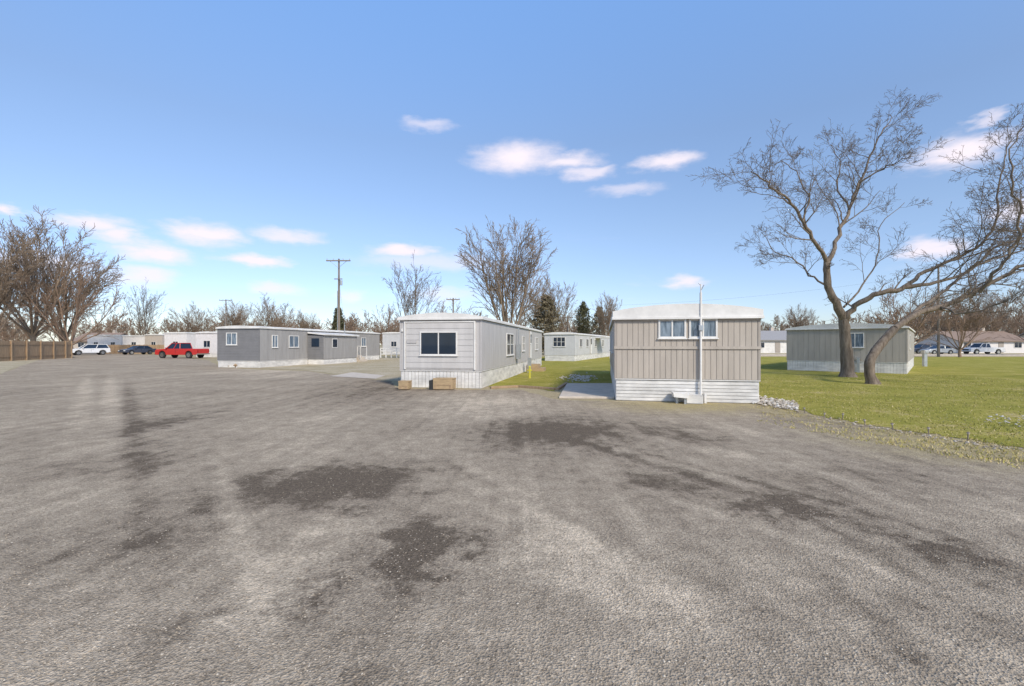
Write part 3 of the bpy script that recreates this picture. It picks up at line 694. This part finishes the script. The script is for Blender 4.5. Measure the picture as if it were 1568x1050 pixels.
def L3(base_d,lst): return [P(u,v,base_d+dd) for u,v,dd in lst]
T=Tree(11); d1=23.8
T.limb(L3(d1,[(1298,578,0),(1297,545,0),(1294,515,0),(1292,488,0)]),.31,.245,cfgN,0,1,flare=True,wob=.01)
T.limb(L3(d1,[(1292,490,0),(1275,455,-.2),(1266,425,-.3),(1266,400,-.3)]),.21,.15,cfgN,1,1,wob=.02)
T.limb(L3(d1,[(1266,402,-.3),(1248,372,-.8),(1230,340,-1.2),(1212,312,-1.5),(1188,290,-2),(1165,272,-2.2),(1150,262,-2.4)]),.11,.02,cfgN,17,2.8)
T.limb(L3(d1,[(1266,402,-.3),(1284,360,.2),(1300,320,.6),(1316,280,.7),(1330,240,1),(1348,205,1.1),(1365,180,1.2)]),.12,.018,cfgN,19,2.8)
T.limb(L3(d1,[(1300,320,.6),(1282,285,1.2),(1285,250,1.6),(1272,222,2.2)]),.055,.014,cfgN,9,2.2)
T.limb(L3(d1,[(1316,280,.7),(1345,262,.2),(1372,248,-.5),(1395,238,-1)]),.05,.014,cfgN,9,2.0)
T.limb(L3(d1,[(1230,340,-1.2),(1235,300,-1),(1218,262,-.4),(1195,245,0)]),.05,.014,cfgN,9,2.0)
T.limb(L3(d1,[(1272,440,-.2),(1240,420,.8),(1215,395,1.6),(1185,385,2.2),(1165,355,2.6)]),.06,.014,cfgN,12,2.4)
T.limb(L3(d1,[(1292,492,0),(1312,468,-.4),(1340,452,-.8),(1380,442,-1),(1410,436,-1.2)]),.16,.10,cfgN,4,1.8)
T.limb(L3(d1,[(1380,442,-1),(1420,415,-1),(1465,395,-1.2),(1500,375,-1.6),(1522,345,-1.8),(1530,300,-1.6),(1535,255,-1.5),(1548,215,-1.2)]),.10,.02,cfgN,20,2.6)
T.limb(L3(d1,[(1410,436,-1.2),(1460,425,-.6),(1510,400,0),(1560,385,.5),(1620,340,1)]),.085,.02,cfgN,15,2.6)
T.limb(L3(d1,[(1292,470,0),(1330,425,1.5),(1345,385,2),(1350,345,2.5),(1385,310,3)]),.055,.014,cfgN,9,2.0)
me=T.mesh('bare_tree',M['bark']); put('bare_tree',me,(0,0,0))
T=Tree(23); d2=19.6
T.limb(L3(d2,[(1336,589,0),(1331,568,0),(1334,548,0),(1350,525,.1),(1370,503,.1)]),.22,.165,cfgN,0,1,flare=True,wob=.01)
T.limb(L3(d2,[(1370,503,.1),(1400,482,.2),(1440,470,.3),(1480,455,.2),(1525,430,0),(1570,405,-.2),(1620,390,-.4),(1680,350,-.5)]),.14,.045,cfgN,17,2.2)
T.limb(L3(d2,[(1395,485,.2),(1430,455,.8),(1465,430,1.2),(1500,400,1.4),(1530,375,1.5),(1570,365,1.6),(1620,330,1.8)]),.085,.025,cfgN,15,2.1)
T.limb(L3(d2,[(1500,447,0),(1530,410,-.7),(1555,370,-1.1),(1560,320,-1.4),(1545,270,-1.6),(1555,215,-1.6),(1575,180,-1.6)]),.075,.015,cfgN,18,2.1)
T.limb(L3(d2,[(1570,405,0),(1590,350,.4),(1580,300,.8),(1600,250,1)]),.06,.015,cfgN,14,2.2)
T.limb(L3(d2,[(1440,470,.3),(1470,480,-.6),(1510,470,-1.2),(1550,460,-1.6),(1600,440,-2)]),.05,.015,cfgN,9,1.5)
me=T.mesh('leaning_tree',M['bark']); put('leaning_bare_tree',me,(0,0,0))

def vase(seed,h=15,spread=.42,nl=9,trunk=.12,rmin=.014,dens=1.0,r=.3,up=.05,n=(11,8,5)):
    cfg=dict(max=4,seg=[1.2,1.0,.9,.8,.7],wig=[.05,.06,.08,.11,.2],up=[up,up,up*1.3,up*1.3,.04],tap=.25,rmin=rmin,n=[0,int(n[0]*dens),int(n[1]*dens),int(n[2]*dens),0],t0=[.2,.22,.12,.1,.1],
      ang=[(.3,.6),(.3,.7),(.3,.75),(.35,.8),(.4,.9)],ratio=[.6,.46,.50,.5,.5],rr=.5)
    T=Tree(seed); R=T.r; th=h*trunk
    T.limb([Vector((0,0,-.1)),Vector((.05,0,th*.5)),Vector((0,.05,th))],r,r*.85,cfg,0,1,flare=True,wob=.01,sides=8)
    for i in range(nl):
        a=2.4*i+R.uniform(-.2,.2); tilt=spread*math.sqrt((i+.3)/nl)
        d=Vector((math.sin(tilt)*math.cos(a),math.sin(tilt)*math.sin(a),math.cos(tilt)))
        T.grow(Vector((0,0,th*R.uniform(.75,1))),d,h*R.uniform(.68,.76)*(1-.12*i/nl),r*R.uniform(.35,.45),1,cfg)
    return T
def mh(T,name,mat):
    z=sorted(v[2] for v in T.V); return T.mesh(name,mat),z[int(len(z)*.995)]
tv=[mh(vase(31,15,.60,11,.12,rmin=.019),'bare_tree_a',M['bark2']),
    mh(vase(32,15,.95,12,.15,rmin=.021),'bare_tree_b',M['bark2']),
    mh(vase(33,12,.6,7,.2,dens=.85,rmin=.014,r=.22),'bare_tree_c',M['bark']),
    mh(vase(34,10,1.1,9,.12,dens=.85,rmin=.017,r=.2),'bare_tree_d',M['bark3'])]
tl=[mh(vase(35,10,.9,7,.15,dens=.8,rmin=.035,r=.25),'bare_tree_e',M['bark2']),mh(vase(36,10,.7,6,.15,dens=.8,rmin=.035,r=.25),'bare_tree_f',M['bark3'])]
def at(u,d): return ((u-784)/FP*d,d,0)
def tree(k,u,d,top,rot,wx=1.0,name='bare_tree',lib=None,par=None):
    me,hz=(lib or tv)[k]; h=H+(HV-top)*d/FP; s=h/hz
    return put(name,me,at(u,d),(s*wx,s*wx,s),rot,par)
tree(0,778,52,338,.4,1.0)
tree(2,633,54,400,1.0,.95)
tree(1,50,74,328,.3,.95)
tree(0,-15,66,345,2.0,1.0)
tree(3,108,72,405,1.0,1.0)
tree(0,98,82,372,4.0,1.1)
tree(2,222,95,436,2.2,.9)
tree(1,300,115,466,.9)
tree(0,358,120,461,1.9)
tree(1,412,100,456,2.9)
tree(0,465,120,476,2.9)
tree(3,590,80,466,.5)
tree(1,845,80,424,.5,.8)
tree(0,930,85,450,1.5,.8)
tree(3,1385,48,432,.2)
tree(1,1520,95,438,.2)
tree(3,1470,60,448,2.2)
tree(0,1225,110,468,3.3)
tree(3,690,70,460,1.3)
tree(1,1430,100,450,4.2)
tree(3,1590,70,440,4.2)
de=empty('distant_trees')
R=random.Random(5)
for i in range(125):
    u=R.uniform(-80,1700); d=R.uniform(115,180); k=R.choice([0,1]); top=R.uniform(478,505)
    if u>1380: top-=18
    tree(k,u,d,top,R.uniform(0,6),1.2,'tree_%d'%i,tl,de)

def conifer(seed,h,w,n,mat,cone=True):
    R=np.random.RandomState(seed); V=[];F=[]
    nb=int(n)
    for i in range(nb):
        t=R.rand()**.8; z=h*(.06+.94*t); rr=(w*(1-t)**.8 if cone else w*math.sqrt(max(0.02,1-(2*t-.9)**2)))
        a=R.rand()*6.283; lump=.7+.3*math.sin(a*3+z*1.7)*math.cos(z*2.3+a)+.18*R.randn(); q=rr*lump*R.uniform(.35,1)**.6
        cx,cy=q*math.cos(a),q*math.sin(a)
        for k in range(8):
            s=.07+.15*R.rand(); p=np.array([cx,cy,z-q*.15])+R.randn(3)*np.array([.2,.2,.14]); v1=R.randn(3)*s; v2=R.randn(3)*s*.6
            n0=len(V); V+=[(p-v1).tolist(),(p+v2).tolist(),(p+v1).tolist()]; F.append((n0,n0+1,n0+2))
    T=Tree(seed); T.tube([Vector((0,0,0)),Vector((0,0,h*.5)),Vector((0,0,h*.97))],[.2,.12,.03],7)
    n0=len(V); nf=len(F); V+=T.V; F+=[tuple(n0+i for i in f) for f in T.F]
    me=bpy.data.meshes.new('conifer'); me.from_pydata(V,[],F); me.materials.append(M[mat]); me.materials.append(M['bark'])
    me.polygons.foreach_set('material_index',[0]*nf+[1]*(len(F)-nf)); return me
c1=conifer(3,9,2.3,1300,'leaf'); c2=conifer(4,9,2.6,700,'leaf2',False); c3=conifer(5,9,2.4,700,'leaf',False)
def con(me,u,d,top,w,rot=0): put('conifer_tree',me,at(u,d),(w,w,(H+(HV-top)*d/FP)/9.1),rot)
con(c1,518,85,472,.95); con(c2,835,75,452,1.2); con(c3,893,92,462,.8); con(c2,918,96,470,.9,1)

# ---------------------------------------------------------------- sky
w=bpy.data.worlds.new('World'); scene.world=w; w.use_nodes=True
nt=w.node_tree; N=nt.nodes; L=nt.links; bg=N['Background']
SEL,SAZ=38,150
sky=N.new('ShaderNodeTexSky'); sky.sky_type='NISHITA'; sky.sun_disc=False; sky.sun_elevation=math.radians(SEL); sky.sun_rotation=math.radians(SAZ)
sky.air_density=1.0; sky.dust_density=0.6; sky.ozone_density=2.2; sky.altitude=800
tc=N.new('ShaderNodeTexCoord'); sx=N.new('ShaderNodeSeparateXYZ'); L.new(tc.outputs['Generated'],sx.inputs[0])
def m_(op,a,b=None,c=None,clamp=False):
    n=N.new('ShaderNodeMath'); n.operation=op; n.use_clamp=clamp
    for i,x in enumerate((a,b,c)):
        if x is None: continue
        if isinstance(x,(int,float)): n.inputs[i].default_value=x
        else: L.new(x,n.inputs[i])
    return n.outputs[0]
az=m_('ARCTAN2',sx.outputs[0],sx.outputs[1]); el=m_('ARCSINE',sx.outputs[2])
cv=N.new('ShaderNodeCombineXYZ'); L.new(az,cv.inputs[0]); L.new(el,cv.inputs[1])
def wnoise(sc,st,det=5,ro=.6):
    mp=N.new('ShaderNodeMapping'); mp.inputs['Scale'].default_value=st; L.new(cv.outputs[0],mp.inputs[0])
    n=N.new('ShaderNodeTexNoise'); n.inputs['Scale'].default_value=sc; n.inputs['Detail'].default_value=det; n.inputs['Roughness'].default_value=ro
    L.new(mp.outputs[0],n.inputs['Vector']); return n
wn=wnoise(14,(1,2.6,1))
vs=N.new('ShaderNodeVectorMath'); vs.operation='SUBTRACT'; vs.inputs[1].default_value=(.5,.5,.5); L.new(wn.outputs['Color'],vs.inputs[0])
sc=N.new('ShaderNodeVectorMath'); sc.operation='MULTIPLY'; sc.inputs[1].default_value=(.11,.035,0); L.new(vs.outputs[0],sc.inputs[0])
ad=N.new('ShaderNodeVectorMath'); ad.operation='ADD'; L.new(cv.outputs[0],ad.inputs[0]); L.new(sc.outputs[0],ad.inputs[1])
clouds=[(790,242,60,16,1),(865,247,50,9,.9),(900,265,40,8,.75),(1020,246,45,9,.9),(655,190,38,7,.5),(618,384,50,9,1),(315,358,58,13,1),
 (390,399,45,8,1),(240,386,62,12,1),(175,360,48,11,.9),(140,340,62,11,.9),(15,320,32,8,.9),(1475,230,80,18,1),(1425,382,45,14,.9),(1050,432,34,8,.85),
 (958,291,45,7,.5),(440,362,50,9,.75),(420,441,45,8,.7),(220,422,60,12,.8),(1505,182,28,6,.6),(660,402,100,10,.5),(1570,320,60,16,.8),
 (540,452,26,8,.6),(70,400,80,12,.7),(680,450,50,9,.5)]
mask=None
for (u,v,cw,ch,st) in clouds:
    a=math.atan((u-784)/FP); e=math.atan((HV-v)*math.cos(a)/FP); k=math.cos(a)**2
    mp=N.new('ShaderNodeMapping'); mp.vector_type='TEXTURE'; mp.inputs['Location'].default_value=(a,e,0); mp.inputs['Scale'].default_value=(cw/FP*k*1.1,ch/FP*math.cos(a)*1.35,1)
    L.new(ad.outputs[0],mp.inputs[0]); ln=N.new('ShaderNodeVectorMath'); ln.operation='LENGTH'; L.new(mp.outputs[0],ln.inputs[0])
    mr=N.new('ShaderNodeMapRange'); mr.interpolation_type='SMOOTHSTEP'; mr.inputs['From Min'].default_value=.15; mr.inputs['From Max'].default_value=1.35; mr.inputs['To Min'].default_value=st; mr.inputs['To Max'].default_value=0
    L.new(ln.outputs['Value'],mr.inputs['Value']); mask=mr.outputs[0] if mask is None else m_('MAXIMUM',mask,mr.outputs[0])
wisp=wnoise(5,(1,5,1),6,.65)
wm=m_('MULTIPLY',m_('MULTIPLY_ADD',wisp.outputs['Fac'],3.0,-1.75,True),m_('MULTIPLY_ADD',el,-3.2,.9,True))
mask=m_('MULTIPLY',m_('MAXIMUM',mask,m_('MULTIPLY',wm,.5)),m_('GREATER_THAN',sx.outputs[2],0.0))
gr=N.new('ShaderNodeValToRGB'); e=gr.color_ramp.elements
stops=[(0.0,(.84,.87,1.0)),(.06,(1.0,.97,1.08)),(.15,(1.25,1.18,1.18)),(.26,(1.48,1.43,1.42)),(.42,(1.9,2.15,2.3)),(.55,(1.7,1.75,1.75)),(.8,(1.0,1.0,1.0))]
while len(e)<len(stops): e.new(.5)
for i,(p_,c) in enumerate(stops): e[i].position=p_; e[i].color=(c[0]/3,c[1]/3,c[2]/3,1)
L.new(m_('DIVIDE',el,math.pi/2),gr.inputs[0])
g3=N.new('ShaderNodeVectorMath'); g3.operation='SCALE'; g3.inputs['Scale'].default_value=3.0; L.new(gr.outputs[0],g3.inputs[0])
g4=N.new('ShaderNodeVectorMath'); g4.operation='MULTIPLY'; L.new(g3.outputs[0],g4.inputs[0]); L.new(sky.outputs[0],g4.inputs[1])
mx=N.new('ShaderNodeMix'); mx.data_type='RGBA'; L.new(mask,mx.inputs['Factor']); L.new(g4.outputs[0],mx.inputs['A']); mx.inputs['B'].default_value=(6.9,6.3,6.8,1)
L.new(mx.outputs['Result'],bg.inputs[0]); bg.inputs[1].default_value=.15
w.cycles.sampling_method='MANUAL'; w.cycles.sample_map_resolution=512
# sun
sl=bpy.data.lights.new('sun','SUN'); sl.energy=3.6; sl.angle=math.radians(8); sl.color=(1,.905,.75)
so=bpy.data.objects.new('sun',sl); scene.collection.objects.link(so)
dv=Vector((math.sin(math.radians(SAZ))*math.cos(math.radians(SEL)),math.cos(math.radians(SAZ))*math.cos(math.radians(SEL)),math.sin(math.radians(SEL))))
so.rotation_euler=dv.to_track_quat('Z','Y').to_euler(); so.location=dv*50
# camera
cam=bpy.data.cameras.new('camera'); co=bpy.data.objects.new('camera',cam); scene.collection.objects.link(co)
co.location=(0,0,H); co.rotation_euler=(math.radians(90),0,0); cam.sensor_width=36; cam.lens=FP/1568*36; cam.shift_y=2/1568; cam.clip_end=5000; cam.clip_start=.05
scene.camera=co
scene.view_settings.view_transform='Standard'; scene.view_settings.look='None'; scene.view_settings.exposure=0
